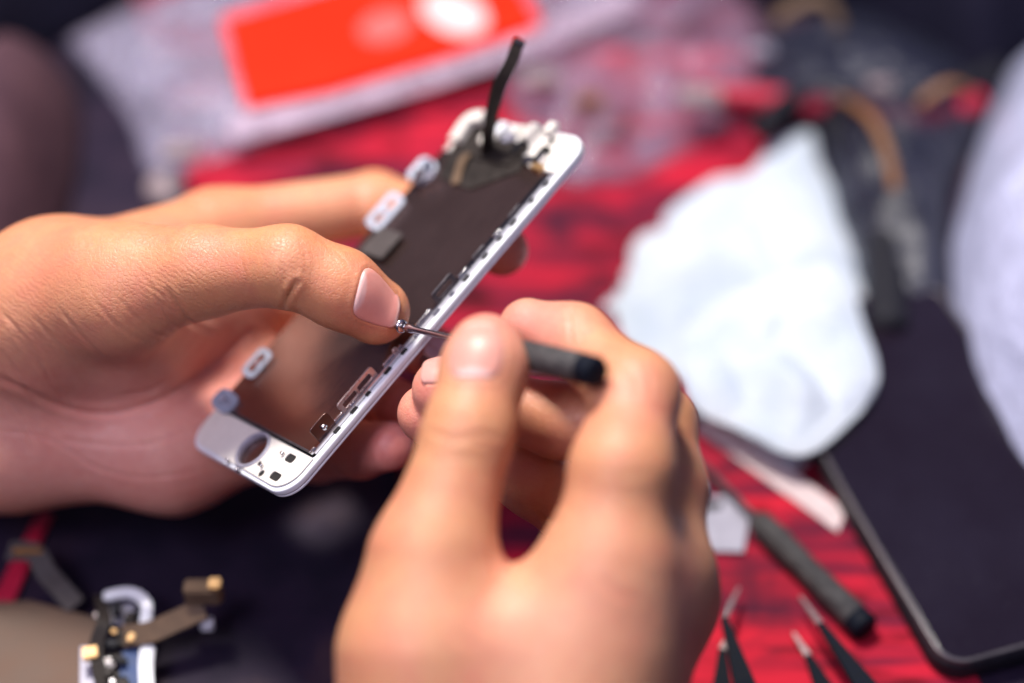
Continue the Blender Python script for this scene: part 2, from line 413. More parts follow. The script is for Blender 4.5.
def build_hand(H, h, base, spots, creases, rough_areas, nails, label, name='hand'):
    V, Q = H.mesh(h)
    for _ in range(3):
        d = H.sdf(V); g = H.grad(V); V = V-g*np.clip(d, -h, h)[:, None]
    N = H.grad(V)
    px = toPx(V); facing = -N[:, 2]
    disp = np.zeros(len(V))
    for c in creases:   # each: points as pixels, a depth window, width (mm), depth (mm)
        poly, w, dep = c[0], c[1], c[2]; zmax = c[3] if len(c) > 3 else 1e9
        poly = [tuple(x) for x in spline([np.array(q, float) for q in poly], 6)]
        ppm = FPX/V[:, 2]; dd = segdist(px, poly)/ppm
        # taper at the ends
        e = np.minimum(np.linalg.norm(px-np.array(poly[0]), axis=1), np.linalg.norm(px-np.array(poly[-1]), axis=1))/ppm
        tp = np.clip(e/4+.15, 0, 1)
        m = np.clip(facing*4+.2, 0, 1)*(V[:, 2] < zmax)*tp
        disp += m*dep*(-np.exp(-(dd/w)**2)+.45*np.exp(-((dd-w*2.1)/(w*1.5))**2))
    col = np.tile(np.array(base), (len(V), 1))
    for (c, r, cc, wt) in spots:
        k = (np.exp(-(np.linalg.norm(V-c, axis=1)/r)**2)*wt)[:, None]; col = col*(1-k)+np.array(cc)*k
    cr = np.zeros(len(V))
    for (c, r, wt) in rough_areas: cr = np.maximum(cr, np.exp(-(np.linalg.norm(V-c, axis=1)/r)**2)*wt)
    # nail beds: sink inside outline, raise a fold round it
    frames = []
    for nl in nails:
        O, a, up, L, Wd = nl['o'], nl['axis'], nl['n'], nl['L'], nl['W']
        up = up/np.linalg.norm(up); a = a-up*(a@up); a /= np.linalg.norm(a); b = np.cross(up, a)
        # drop origin on the surface
        q = O.copy()
        for _ in range(20):
            q = q-up*H.sdf(q[None])[0]
        rr = nl.get('r', Wd*.72); fm = (Wd/2)/rr*1.12; c0 = q-up*rr
        frames.append((q, a, b, up, L, Wd, nl, rr, fm, c0))
        r = V-c0; u = r@a/(L/2); v = np.arctan2(r@b, r@up)/fm/(1+.13*np.clip(u, -1, 1))
        s = (np.abs(u)**4+np.abs(v)**4)**.25
        near = (np.linalg.norm(r, axis=1) < rr*2.2)
        disp += near*(-.35*np.clip((1.0-s)/.12, 0, 1) + .28*np.exp(-((s-1.14)/.09)**2)*(u < .72))
    V = V+N*disp[:, None]
    org = V.mean(0); Wv = W(V)-W(org)
    me = bpy.data.meshes.new(name); me.from_pydata(Wv.tolist(), [], Q.tolist()); me.update()
    ca = me.attributes.new('tone', 'FLOAT_COLOR', 'POINT'); ca.data.foreach_set('color', np.c_[col, np.ones(len(V))].astype(np.float32).ravel())
    fa = me.attributes.new('crease', 'FLOAT', 'POINT'); fa.data.foreach_set('value', cr.astype(np.float32))
    o = link(name, me, M['skin'], loc=W(org)); tag(o, label, 'hand')
    for (q, a, b, up, L, Wd, nl, rr, fm, c0) in frames:
        nu, nv = 26, 22; vs = []; cs = []
        for i in range(nu+1):
            for j in range(nv+1):
                x = -1+2*i/nu; y = -1+2*j/nv
                # map square to superellipse
                s = max(abs(x), abs(y)); m = (abs(x)**4+abs(y)**4)**.25 if s > 0 else 1
                k = s/m if m > 0 else 0; u = x*k; v = y*k
                vs.append((u, v, s))
        uvs = np.array(vs); ph = uvs[:, 1]*fm
        dr = np.outer(np.cos(ph), up)+np.outer(np.sin(ph), b)
        ph = ph*(1+.13*uvs[:, 0]); dr = np.outer(np.cos(ph), up)+np.outer(np.sin(ph), b)
        pcur = c0+np.outer(uvs[:, 0]*L/2, a)+dr*(rr+4); pts = pcur
        for _ in range(30):
            pcur = pcur-dr*np.clip(H.sdf(pcur), -1, 2)[:, None]*.9
        ax_ = c0+np.outer(uvs[:, 0]*L/2, a); rho = np.linalg.norm(pcur-ax_, axis=1).reshape(nu+1, nv+1); i0 = int(nu*.66)
        for i in range(i0+1, nu+1): rho[i] = np.maximum(rho[i], rho[i0]*(1-.12*((i-i0)/(nu-i0))**2)*0+rho[i])
        pcur = ax_+dr*rho.reshape(-1, 1)
        nn = H.grad(pcur)
        rim = uvs[:, 2]
        off = .12-.62*np.clip((rim-.93)/.07, 0, 1)*(uvs[:, 0] < .75)+.25*np.clip((uvs[:, 0]-.6)/.4, 0, 1)
        pcur = pcur+nn*off[:, None]
        tone = np.tile(np.array(nl.get('col', (.70, .34, .29))), (len(pts), 1))
        tip = np.clip((uvs[:, 0]-(.84-.10*uvs[:, 1]**2))/.12, 0, 1)[:, None]*nl.get('tip', 1); tone = tone*(1-tip)+np.array((.80, .68, .58))*tip
        lun = np.clip((-uvs[:, 0]-.62-.5*uvs[:, 1]**2)/.1, 0, 1)[:, None]*.5; tone = tone*(1-lun)+np.array((.78, .60, .58))*lun
        fs = [(i*(nv+1)+j, (i+1)*(nv+1)+j, (i+1)*(nv+1)+j+1, i*(nv+1)+j+1) for i in range(nu) for j in range(nv)]
        me = bpy.data.meshes.new('fingernail'); me.from_pydata((W(pcur)-W(org)).tolist(), [], fs); me.update()
        ca = me.attributes.new('tone', 'FLOAT_COLOR', 'POINT'); ca.data.foreach_set('color', np.c_[tone, np.ones(len(pts))].astype(np.float32).ravel())
        no = link('fingernail', me, M['nail'], parent=o)
        sm = no.modifiers.new('t', 'SOLIDIFY'); sm.thickness = .0004; sm.offset = -1
    return o

# ------------------------------------------------------------------ the phone's screen assembly (local: x along the length, y across, z out of the face)
PB = P(284, 498, 449.5); PT_ = P(590, 138, 486)
lx = (PT_-PB); LEN = np.linalg.norm(lx); lx /= LEN
wv = P(180, 448, 493)-PB; wv -= lx*(wv@lx); WID = np.linalg.norm(wv); wv /= WID
nz_ = np.cross(lx, wv); 
if nz_[2] > 0: nz_ = -nz_
print('phone', LEN, WID, nz_)
def wdir(v): return Vector(v@BV)
PM = Matrix.Identity(4)
for i, a in enumerate((lx, wv, nz_)):
    d = wdir(a)
    for k in range(3): PM[k][i] = d[k]
PM.translation = Vector(W(PB))
print('det', PM.determinant())
LEN = min(LEN, 134)
WID = min(max(WID, 54), 62)
def phone_clear(p, th=0):  # signed distance in mm behind(-)/in front(+) of the face
    return (p-PB)@nz_
def phone_local(px, py, z=0):
    "where the view ray through a pixel meets the plane z of the assembly: (x, y) mm"
    d = P(px, py, 1.0); t = ((PB+nz_*z)@nz_)/(d@nz_); q = d*t-PB
    return q@lx, q@wv

def build_phone():
    root = empty('phone_screen', PM)
    tag(root, 'white phone screen assembly with metal backplate held between both hands', 'phone part')
    L, Wd = LEN, WID
    out = mm(rrect(L/2, Wd/2, L, Wd, 7.8, 10)); 
    EB = 13.5; ET = L-15
    win = mm(rrect((EB+ET)/2, Wd/2, ET-EB, Wd-4.4, .6, 2))
    hb = phone_local(251, 454, 0); print('home', hb)
    hb = (7.3, hb[1])
    slots = []
    def sl(px, py, w, h, r=None, rot=0):
        x, y = phone_local(px, py); slots.append(mm(rrect(x, y, w, h, r or min(w, h)*.35, 3, rot)))
    sl(291, 459, 2.5, 4.2); sl(276, 477, 2.4, 4.6)
    slots.append(mm(circ(*phone_local(262, 474), 1.1, 14)))
    slots.append(mm(circ(*phone_local(260, 464), .8, 12)))
    for (px, py, w, h) in ((522, 131, 4, 3), (552, 142, 3.2, 2.6), (543, 152, 2, 4)):
        sl(px, py, w, h)
    # bevelled white frame that carries everything
    cplate('frame', [out, mm(circ(hb[0], hb[1], 5.4, 40)), win], -.0022, -.0002, M['white_frame'], root, .0005, res=3)
    g = mm(rrect(L/2, Wd/2, L-.3, Wd-.3, 7.7, 10))
    cplate('front_glass', [g], -.0031, -.0023, M['white_frame'], root, .00025)
    cplate('dark_backing', [mm(rrect(L/2, Wd/2, L-3, Wd-3, 7.0, 10))], -.00228, -.00222, M['hole_dark'], root, 0)  # dark sheet added so the openings above it read as shaded
    # cream inner end panels, slightly proud
    def endpanel(x0, x1, holes):
        a = []
        for (x, y) in rrect(L/2, Wd/2, L-2.4, Wd-2.4, 7.4, 10):
            a.append((min(max(x, x0), x1), y))
        b = [a[0]]
        for q in a[1:]:
            if abs(q[0]-b[-1][0])+abs(q[1]-b[-1][1]) > .05: b.append(q)
        cplate('end_panel', [mm(b)]+holes, 0, .0004, M['cream'], root, .00012)
    endpanel(0, EB-.4, [mm(circ(hb[0], hb[1], 6.2, 40))]+slots[:4])
    endpanel(ET+.4, L, slots[4:])
    for sl_ in slots:
        c_ = np.mean(sl_, 0); cplate('slot_dark', [[tuple(c_+(np.array(q)-c_)*1.25) for q in sl_]], -.00018, -.00003, M['hole_dark'], root, 0)  # near-black patches paint in the shade inside the slots
    # home button ring
    ring = cplate('home_button_ring', [mm(circ(hb[0], hb[1], 6.1, 40)), mm(circ(hb[0], hb[1], 5.1, 40))], -.001, .0009, M['grey_metal'], root, .0003)
    cplate('home_button', [mm(circ(hb[0], hb[1], 5.2, 40))], -.0016, -.0010, M['plate'], root, .0001)
    # tall metal backplate with a folded lip
    pl = cplate('backplate', [mm(rrect((EB+ET)/2, Wd/2+.2, ET-EB-1, Wd-3.4, 1.2, 4))], .0001, .0011, M['plate'], root, .0002)
    v, f = merge([box(((EB+.5)/1000, Wd/2000, .0011), (.0006, (Wd-6)/1000, .0006))]); bevelled('plate_lip', v, f, M['dark_metal'], root, .0001)
    v, f = merge([box(((EB+ET)/2000, 2.05/1000, .0006), ((ET-EB-2)/1000, .0005, .0013))]); bevelled('inner_rail', v, f, M['chrome'], root, .0001)
    v, f = merge([box(((ET-22)/1000, 3.0/1000, .0013), (.040, .0009, .0004))]); bevelled('slot_dark_strip', v, f, M['blue_black'], root, .0001)  # dark strip painting in the shaded slot between plate and wall
    # slotted tabs standing along the near rail: loops in the x-z plane
    def tabloop(name, x0, x1, z1, y, mat, th=.0006, holes=(), parent=root, lean=0.):
        cx = (x0+x1)/2; w = x1-x0
        lp = [mm(rrect(cx, z1/2, w, z1, min(1.0, z1*.3), 4))]
        for (hx0, hx1) in holes: lp.append(mm(rrect((hx0+hx1)/2, z1*.52, hx1-hx0, z1*.42, min(.5, z1*.18), 3)))
        # curve plane (x, z) -> rotate so its local y points along +z
        MM = Matrix.Translation((0, y/1000, .0004)) @ Matrix.Rotation(R(90)+lean, 4, 'X')
        return cplate(name, lp, -th/2, th/2, mat, parent, .00012, M=MM)
    def ux(px, py): return phone_local(px, py, .5)[0]
    xa, xb = ux(322, 440), ux(338, 420)
    t1 = tabloop('screw_tab', xa-1, xa+6.0, 5.6, 2.9, M['plate'])
    v, f = tube([((xa+2.6)/1000, .0018, .0034), ((xa+2.6)/1000, .0036, .0034)], .0008, 12); mesh('tab_screw', v, f, M['chrome'], t1)
    x0, x1 = ux(342, 412), ux(374, 376); tabloop('slotted_tab', x0-.5, x1+.8, 4.2, 2.9, M['bright'], holes=((x0+.9, (x0+x1)/2-.4), ((x0+x1)/2+.4, x1-.9)))
    x0, x1 = ux(434, 302), ux(450, 284); tabloop('slotted_tab', x0-.5, x1+1.5, 4.2, 2.9, M['dark_metal'], holes=((x0+.9, x1+.1),))
    x0, x1 = ux(330, 424), ux(341, 412); tabloop('small_tab', x0+.6, x1-.2, 1.7, 2.7, M['chrome'])
    x0, x1 = ux(380, 366), ux(398, 345); tabloop('small_tab', x0, x1, 1.5, 2.7, M['chrome'])
    x0, x1 = ux(412, 328), ux(428, 310); tabloop('small_tab', x0, x1, 1.8, 2.7, M['chrome'])
    for (pa, pb, zz, mt) in (((455, 279), (464, 268), 1.6, 'chrome'), ((470, 261), (482, 247), 2.2, 'dark_metal'), ((490, 238), (497, 229), 1.5, 'chrome'), ((505, 220), (517, 206), 2.0, 'dark_metal'), ((306, 452), (311, 446), 1.4, 'chrome'), ((346, 405), (350, 400), 1.3, 'chrome'), ((390, 354), (394, 349), 2.4, 'bright')):
        tabloop('small_tab', ux(*pa), ux(*pb), zz, 2.5, M[mt])
    for t_ in np.linspace(.17, .86, 14):
        x_ = LEN*t_+(.8*math.sin(t_*40)); v, f = box((x_/1000, 1.45/1000, -.00005), (.0016+.0010*abs(math.sin(t_*23)), .0007, .0005)); bevelled('rail_dash', v, f, M['hole_dark' if int(t_*50) % 3 else 'chrome'], root, .0001)  # small blocks; the near-black ones paint in the shade of notches
    # tabs on the far rail, leaning outwards, white
    def far(px, py, w, h, holes, mat, name='side_tab', z=3.2):
        x, y = phone_local(px, py, z); lp = [mm(rrect(0, 0, w, h, min(w, h)*.35, 5))]
        for (hx, hy, hw, hh) in holes: lp.append(mm(rrect(hx, hy, hw, hh, min(hw, hh)*.45, 4)))
        MM = Matrix.Translation((x/1000, y/1000, z/1000)) @ Matrix.Rotation(R(38), 4, 'X')
        o = cplate(name, lp, -.0003, .0003, mat, root, .00018, M=MM)
        v, f = box((x/1000, (y-h*.12)/1000, z/1000-.0018), (.0016, .0012, .0036)); bevelled('tab_post', v, f, M['grey_metal'], o, .0002)
        return o
    o = far(225, 401, 6.8, 7.0, [], M['tab']); x, y = phone_local(225, 401, 3.2)
    v, f = tube([(x/1000, y/1000, .0032), ((x)/1000, (y+1.0)/1000, .0041)], .0013, 14); mesh('tab_screw', v, f, M['grey_metal'], o)
    far(257, 363, 10, 4.6, [(0, .0, 6.6, 2.0)], M['tab'])
    far(385, 211, 14.0, 5.8, [(-3.0, 0, 4.2, 1.7), (3.0, 0, 4.2, 1.7)], M['tab'])
    o = far(422, 171, 9.5, 6.6, [(-2, 0, 2.6, 2.6), (2.4, .6, 2.2, 2.2)], M['tab'])
    for (px, py, a_, b_, z, mt) in ((416, 180, 3, 3, 3.6, 'chrome'), (427, 164, 3.4, 2.4, 4.2, 'tab'), (420, 172, 2, 4, 4.6, 'chrome'), (430, 176, 2.4, 2.4, 3.2, 'grey_metal')):
        x, y = phone_local(px, py, z); v, f = box((x/1000, y/1000, z/1000), (a_/1000, b_/1000, .0018)); bevelled('spring_contact', v, f, M[mt], o, .0005, 3)
    # flat grey flex tail at the far edge
    x, y = phone_local(382, 244, 2.5)
    v, f = box((x/1000, y/1000, .0030), (.0100, .0125, .0004)); bevelled('flex_tail', v, f, M['grey_flex'], root, .0001)
    tp = [phone_local(px, py, 1.2) for px, py in ((446, 160), (462, 130), (486, 118), (503, 121), (506, 142), (526, 158), (520, 172), (470, 190), (440, 178))]
    cplate('black_tape', [mm(tp)], .0012, .0016, M['black_flex'], root, .0001)
    # top end: white speaker bracket, camera ring, bundled flex cable, silver bits
    q = phone_local
    a = q(455, 141, 3); b = q(470, 122, 3); c = q(484, 118, 3)
    v, f = ribbon(spline([(a[0]/1000, a[1]/1000, .003), (b[0]/1000, b[1]/1000, .0036), (c[0]/1000, c[1]/1000, .0032)], 8), .0042, .0022, (0, 0, 1)); bevelled('speaker_bracket', v, f, M['cream'], root, .0006, 3)
    x, y = q(488, 136, 3.2); cplate('camera_ring', [mm(circ(x, y, 3.4, 30)), mm(circ(x, y, 1.2, 20))], .0012, .0034, M['cream'], root, .0006, res=3)
    x, y = q(500, 150, 2.5)
    v, f = box((x/1000, y/1000, .0017), (.0090, .018, .0012)); bevelled('sensor_flex', v, f, M['black_flex'], root, .0003)
    for (px, py, w, h, z, mt) in ((500, 128, 5, 3.4, 3, 'white_frame'), (508, 137, 4, 3, 2.6, 'grey_metal'), (530, 131, 6, 4, 2.2, 'cream'), (550, 127, 4, 3.4, 2.2, 'cream'), (527, 160, 3.2, 3.2, 2.4, 'chrome'), (536, 166, 2.6, 3.2, 2.4, 'gold'), (540, 158, 3.6, 1.8, 2.8, 'chrome'), (518, 146, 5, 2.2, 2.2, 'blue_black'), (541, 153, 5.4, 2.4, 2.0, 'hole_dark')):
        x, y = q(px, py, z); v, f = box((x/1000, y/1000, z/2000+.0004), (w/1000, h/1000, z/1000)); bevelled('connector', v, f, M[mt], root, .00025, 2)
    x, y = q(463, 165, 2); v, f = ribbon(spline([(x/1000+.004, y/1000+.001, .0026), (x/1000, y/1000, .003), (x/1000-.007, y/1000-.0035, .0018)], 6), .0032, .0005, (0, 0, 1)); bevelled('copper_flex', v, f, M['brown_flex'], root, .0001)
    for (px, py) in ((262, 466), (283, 454), (228, 461), (238, 470)):
        x, y = q(px, py, .8); v, f = tube([(x/1000, y/1000, .0003), (x/1000, y/1000, .0016)], [.0006, .00045], 12); mesh('pin', v, f, M['chrome'], root)
    # tall flex cable standing up off the top end
    base = q(486, 148, 2); zb = Vector((base[0]/1000, base[1]/1000, .002))
    Mi = PM.inverted()
    pts = [Mi @ Vector(W(P(px, py, d))) for (px, py, d) in ((487, 152, 507), (489, 132, 500), (493, 108, 492), (500, 84, 488), (511, 62, 487), (519, 40, 489))]
    nrm = (Mi.to_3x3() @ wdir(np.array((.45, .1, -.9))))
    v, f = ribbon(spline(pts, 6), [.0050-.0016*i/30 for i in range(31)], .0011, nrm); fc = bevelled('flex_cable', v, f, M['black_flex'], root, .0003)
    e = pts[-1]; v, f = ribbon([pts[-1]+(pts[-2]-pts[-1])*.25+nrm*.0006, pts[-1]+nrm*.0008], .0036, .0012, nrm); bevelled('connector', v, f, M['dark_metal'], fc, .0003)
    return root
phone = build_phone()

# ------------------------------------------------------------------ left hand
def C(px, py, d, r): return (P(px, py, d), r)
def cp(a, b): return (a[0], a[1], b[0], b[1])
wr1 = C(-150, 372, 522, 19); wr2 = C(-150, 440, 545, 24)
fore1 = C(-330, 395, 540, 23); fore2 = C(-330, 440, 560, 26)
cmc = C(32, 325, 492, 17); heel = C(5, 430, 512, 19)
palmL = [cp(fore1, wr1), cp(fore2, wr2), cp(wr1, cmc), cp(wr2, heel),
         cp(cmc, C(60, 272, 490, 13)), cp(C(60, 285, 492, 14), C(215, 232, 528, 11)),
         cp(C(20, 370, 520, 15), C(235, 300, 532, 11)), cp(heel, C(240, 370, 528, 10)),
         cp(heel, C(175, 448, 510, 16)), cp(C(175, 452, 511, 15), C(240, 440, 513, 10.5)),
         cp(C(30, 300, 485, 15), C(120, 300, 472, 15)), cp(C(20, 345, 500, 16), C(130, 335, 494, 13)), cp(C(130, 335, 500, 12), C(215, 300, 520, 10))]
indexL = dict(c=[C(215, 228, 528, 11), C(375, 204, 545, 10.2), C(455, 226, 522, 9), C(502, 250, 497, 7.6)], kj=10)
middleL = dict(c=[C(235, 295, 533, 11), C(350, 310, 555, 9.8), C(405, 336, 525, 8.8), C(438, 356, 492, 7.8)])
ringL = dict(c=[C(240, 368, 530, 10.5), C(345, 385, 545, 9.2), C(380, 402, 510, 8.2), C(398, 405, 490, 7.4)])
pinkyL = dict(c=[C(235, 442, 514, 10), C(318, 452, 508, 8.6), C(360, 450, 488, 7.9), C(390, 446, 476, 7.0)])
thumbL = dict(c=[C(110, 275, 474, 14), C(200, 272, 464, 12), C(288, 266, 455, 10.1), C(340, 288, 457, 10.0), C(376, 311, 463, 9.2)], kj=14, k=5)
for nm, f in (('index', indexL), ('middle', middleL), ('ring', ringL), ('pinky', pinkyL), ('thumb', thumbL)):
    print(nm, [round(float(phone_clear(a[0])), 1) for a in f['c']], [round(float(np.linalg.norm(a[0]-b[0])), 1) for a, b in zip(f['c'][:-1], f['c'][1:])])
HL = Hand(palmL, [indexL, middleL, ringL, pinkyL, thumbL])
tan = (.58, .25, .115); pink = (.74, .25, .19); palmc = (.68, .315, .26)
spotsL = [(P(120, 440, 500), 42, palmc, .9), (P(240, 400, 510), 36, palmc, .9), (P(0, 440, 500), 30, palmc, .8), (P(390, 445, 475), 13, (.74, .24, .24), .85), (P(340, 450, 495), 14, pink, .6),
          (P(385, 310, 445), 9, (.68, .27, .22), .7), (P(440, 356, 488), 14, (.66, .30, .32), .8), (P(400, 400, 490), 12, pink, .8), (P(500, 250, 495), 14, pink, .8), (P(300, 262, 440), 9, (.60, .27, .17), .5), (P(330, 180, 520), 22, (.66, .36, .22), .6)]
creasesL = [([(0, 310), (30, 345), (52, 385)], .5, .35), ([(95, 300), (118, 326), (150, 345)], .45, .3), ([(0, 395), (22, 420), (34, 450)], .6, .35), ([(135, 262), (150, 285), (170, 300)], .4, .22), ([(0, 430), (50, 440), (100, 470)], .5, .3), ([(120, 395), (160, 385), (205, 340)], .5, .35), ([(180, 430), (215, 400), (245, 365)], .5, .35), ([(240, 258), (246, 280), (242, 300)], .4, .18), ([(316, 236), (330, 250), (338, 268)], .35, .22), ([(322, 248), (330, 262), (334, 276)], .3, .18), ([(300, 240), (306, 262), (300, 285)], .35, .25),([(168, 290), (190, 322), (222, 334)], .55, 0.66), ([(150, 285), (165, 315), (185, 334)], .45, 0.37), ([(284, 306), (290, 292), (297, 282)], .6, 1.36), ([(282, 262), (284, 285), (280, 305)], .5, 0.32),
            ([(325, 240), (345, 262), (352, 278)], .35, 0.20), ([(12, 330), (45, 372), (70, 405)], .5, 0.37), ([(0, 350), (25, 385), (40, 412)], .5, 0.37), ([(35, 318), (70, 360), (95, 395)], .45, 0.29), ([(60, 310), (95, 350), (130, 380)], .45, 0.29),
            ([(0, 378), (80, 412), (150, 404), (215, 362), (250, 330)], .8, 0.85), ([(60, 440), (140, 445), (210, 420), (250, 385)], .6, 0.37), ([(120, 300), (150, 330), (190, 345)], .4, 0.29), ([(80, 462), (140, 478), (200, 470)], .5, 0.29), ([(352, 428), (350, 450), (354, 472)], .45, 0.32)]
nailsL = [dict(o=P(379, 300, 450), axis=P(402, 318, 460)-P(360, 288, 449), n=np.array((.27, .44, -.86)), L=12.5, W=10.4, r=9.6, tip=.5, col=(.70, .29, .24)),
          dict(o=P(444, 348, 484), axis=P(448, 356, 480)-P(425, 338, 500), n=np.array((.75, .45, -.4)), L=9, W=9, r=7.5, col=(.66, .48, .52))]
roughL = [(P(60, 340, 475), 24, .8), (P(170, 300, 450), 14, .8), (P(20, 390, 490), 22, .9), (P(290, 255, 440), 9, .6), (P(150, 410, 495), 28, .5)]
handL = build_hand(HL, .8, tan, spotsL, creasesL, roughL, nailsL, 'bare hand at left cradling the phone screen with its thumb laid across the backplate')

# ------------------------------------------------------------------ right hand
mI = C(610, 560, 397, 12.3); mM = C(640, 575, 414, 13); mR = C(656, 600, 424, 12); mP = C(652, 630, 438, 11)
wR = C(535, 830, 392, 24); wR2 = C(440, 830, 398, 25)
palmR = [cp(C(560, 1150, 380, 28), wR), cp(C(470, 1150, 385, 28), wR2), cp(wR, mI), cp(wR, mM), cp(wR, mR), cp(wR2, mP),
         cp(wR2, C(425, 650, 398, 19)), cp(C(440, 665, 398, 17), C(600, 635, 398, 15)), cp(C(500, 650, 402, 12), C(600, 610, 400, 12)), cp(mI, mM), cp(mM, mR)]

thumbR = dict(c=[C(425, 650, 397, 18), C(432, 560, 400, 14), C(469, 430, 406, 9.9), C(484, 370, 413, 9.7), C(486, 348, 418, 8.4)], kj=8, k=6)
indexR = dict(c=[mI, C(622, 470, 398, 11.3), C(636, 394, 411, 9.8), C(575, 341, 430, 8.4), C(528, 327, 436, 7.4)], kj=7, k=6)
middleR = dict(c=[mM, C(662, 490, 424, 11.0), C(656, 425, 433, 9.8), C(560, 421, 441, 9.2), C(444, 390, 446, 8.4)], kj=8, k=4)
ringR = dict(c=[mR, C(645, 540, 450, 9.8), C(610, 545, 462, 9.3), C(534, 480, 452, 9.2), C(427, 414, 453, 7.9)], kj=6, k=4)
pinkyR = dict(c=[mP, C(640, 600, 462, 9), C(610, 600, 484, 8), C(590, 580, 494, 7.5), C(575, 560, 500, 6.8)], kj=6, k=4)
for nm, f in (('index', indexR), ('middle', middleR), ('ring', ringR), ('thumb', thumbR)):
    print('R', nm, [round(float(phone_clear(a[0])), 1) for a in f['c']], [round(float(np.linalg.norm(a[0]-b[0])), 1) for a, b in zip(f['c'][:-1], f['c'][1:])])
HR = Hand(palmR, [thumbR, indexR, middleR, ringR, pinkyR], kp=11, kn=1.3)
spotsR = [(P(486, 330, 410), 11, (.70, .30, .24), .7), (P(520, 325, 425), 16, (.70, .30, .24), .8), (P(440, 390, 445), 20, (.74, .28, .22), .9), (P(420, 412, 455), 16, (.74, .28, .19), .8), (P(640, 385, 395), 10, (.66, .30, .22), .5), (P(660, 590, 395), 14, (.64, .30, .24), .5), (P(550, 480, 455), 24, (.66, .29, .19), .6), (P(560, 640, 390), 30, (.62, .35, .23), .5)]
creasesR = [([(428, 430), (450, 438), (480, 434), (500, 438)], .6, .4), ([(440, 446), (470, 441), (494, 446)], .5, .3), ([(432, 462), (460, 458), (490, 462)], .5, .18),
            ([(540, 508), (548, 520), (562, 522)], .6, .6), ([(488, 548), (492, 562), (500, 580)], .6, .5), ([(500, 552), (512, 566), (530, 570)], .6, .3), ([(566, 300), (570, 320), (572, 345)], .5, .35), ([(576, 302), (580, 322), (582, 345)], .4, .25),
            ([(640, 366), (650, 380), (648, 398)], .5, .35), ([(628, 364), (638, 382), (636, 402)], .5, .35), ([(616, 362), (624, 384), (620, 408)], .5, .25), ([(600, 470), (625, 476), (655, 470)], .6, .15), ([(452, 398), (474, 392), (500, 396)], .4, .14),
            ([(590, 560), (610, 590), (640, 600)], .8, .2), ([(430, 600), (450, 630), (480, 650)], .8, .18)]
nailsR = [dict(o=P(474, 348, 402), axis=P(478, 322, 410)-P(470, 372, 400), n=np.array((-.16, .22, -.95)), L=14.5, W=12.5, r=10, col=(.62, .28, .22), tip=.5),
          dict(o=P(442, 370, 441), axis=P(420, 368, 441)-P(460, 377, 441), n=np.array((-.02, .86, -.5)), L=10, W=9.5, r=7.5, col=(.62, .30, .25), tip=.1)]
roughR = [(P(465, 440, 395), 9, .6), (P(640, 385, 390), 10, .5), (P(545, 515, 450), 9, .5), (P(640, 560, 380), 18, .25)]
handR = build_hand(HR, .8, (.58, .27, .135), spotsR, creasesR, roughR, nailsR, 'bare hand in the foreground gripping a precision screwdriver between thumb and index finger')

# ------------------------------------------------------------------ screwdrivers
def frame_along(A, B):
    x = Vector(B)-Vector(A); L = x.length; x.normalize(); y = x.orthogonal().normalized(); z = x.cross(y)
    m = Matrix.Identity(4)
    for i, a in enumerate((x, y, z)):
        for k in range(3): m[k][i] = a[k]
    m.translation = Vector(A); return m, L
def lathe(name, prof, mat, parent, n=32, flute=0):
    V = []; F = []
    for i, (x, r) in enumerate(prof):
        for k in range(n):
            a = 2*math.pi*k/n; rr = r*(1+flute*math.cos(a*8)) if 2 < i < len(prof)-3 else r
            V.append((x, rr*math.cos(a), rr*math.sin(a)))
    for i in range(len(prof)-1):
        for k in range(n): a = i*n+k; b = i*n+(k+1) % n; F.append((a, b, b+n, a+n))
    F.append(tuple(range(n-1, -1, -1))); F.append(tuple((len(prof)-1)*n+k for k in range(n)))
    o = mesh(name, V, F, mat, parent)
    o.data.set_sharp_from_angle(angle=R(40)); return o
A = W(P(404, 327, 456)); B = W(P(598, 372, 398))
m, L = frame_along(A, B)
drv = empty('screwdriver', m); tag(drv, 'slim precision screwdriver with dark grip, held with its steel tip on the phone edge', 'screwdriver')
hs = L-.031
lathe('shaft', [(0, .0006), (.0006, .0011), (.0035, .0012), (.005, .00085), (hs-.003, .00085), (hs-.002, .0016), (hs+.002, .0019)], M['chrome'], drv)
lathe('handle', [(hs, .0020), (hs+.001, .0030), (hs+.003, .0035), (hs+.005, .0036), (hs+.015, .0037), (L-.006, .0038), (L-.0052, .0036)], M['grip'], drv, 48, .02)
lathe('end_cap', [(L-.0054, .0034), (L-.0050, .0037), (L-.001, .0037), (L-.0003, .0033), (L, .0026)], M['blue_black'], drv)
# tiny steel screw being turned
sm_, _ = frame_along(W(P(401, 326, 457)), A)
v, f = tube([(-.0006, 0, 0), (.0004, 0, 0), (.0008, 0, 0)], [.0017, .0019, .0012], 16); o = mesh('screw', v, f, M['chrome'], None); o.matrix_world = sm_; tag(o, 'tiny silver screw under the tip of the held screwdriver', 'screw')

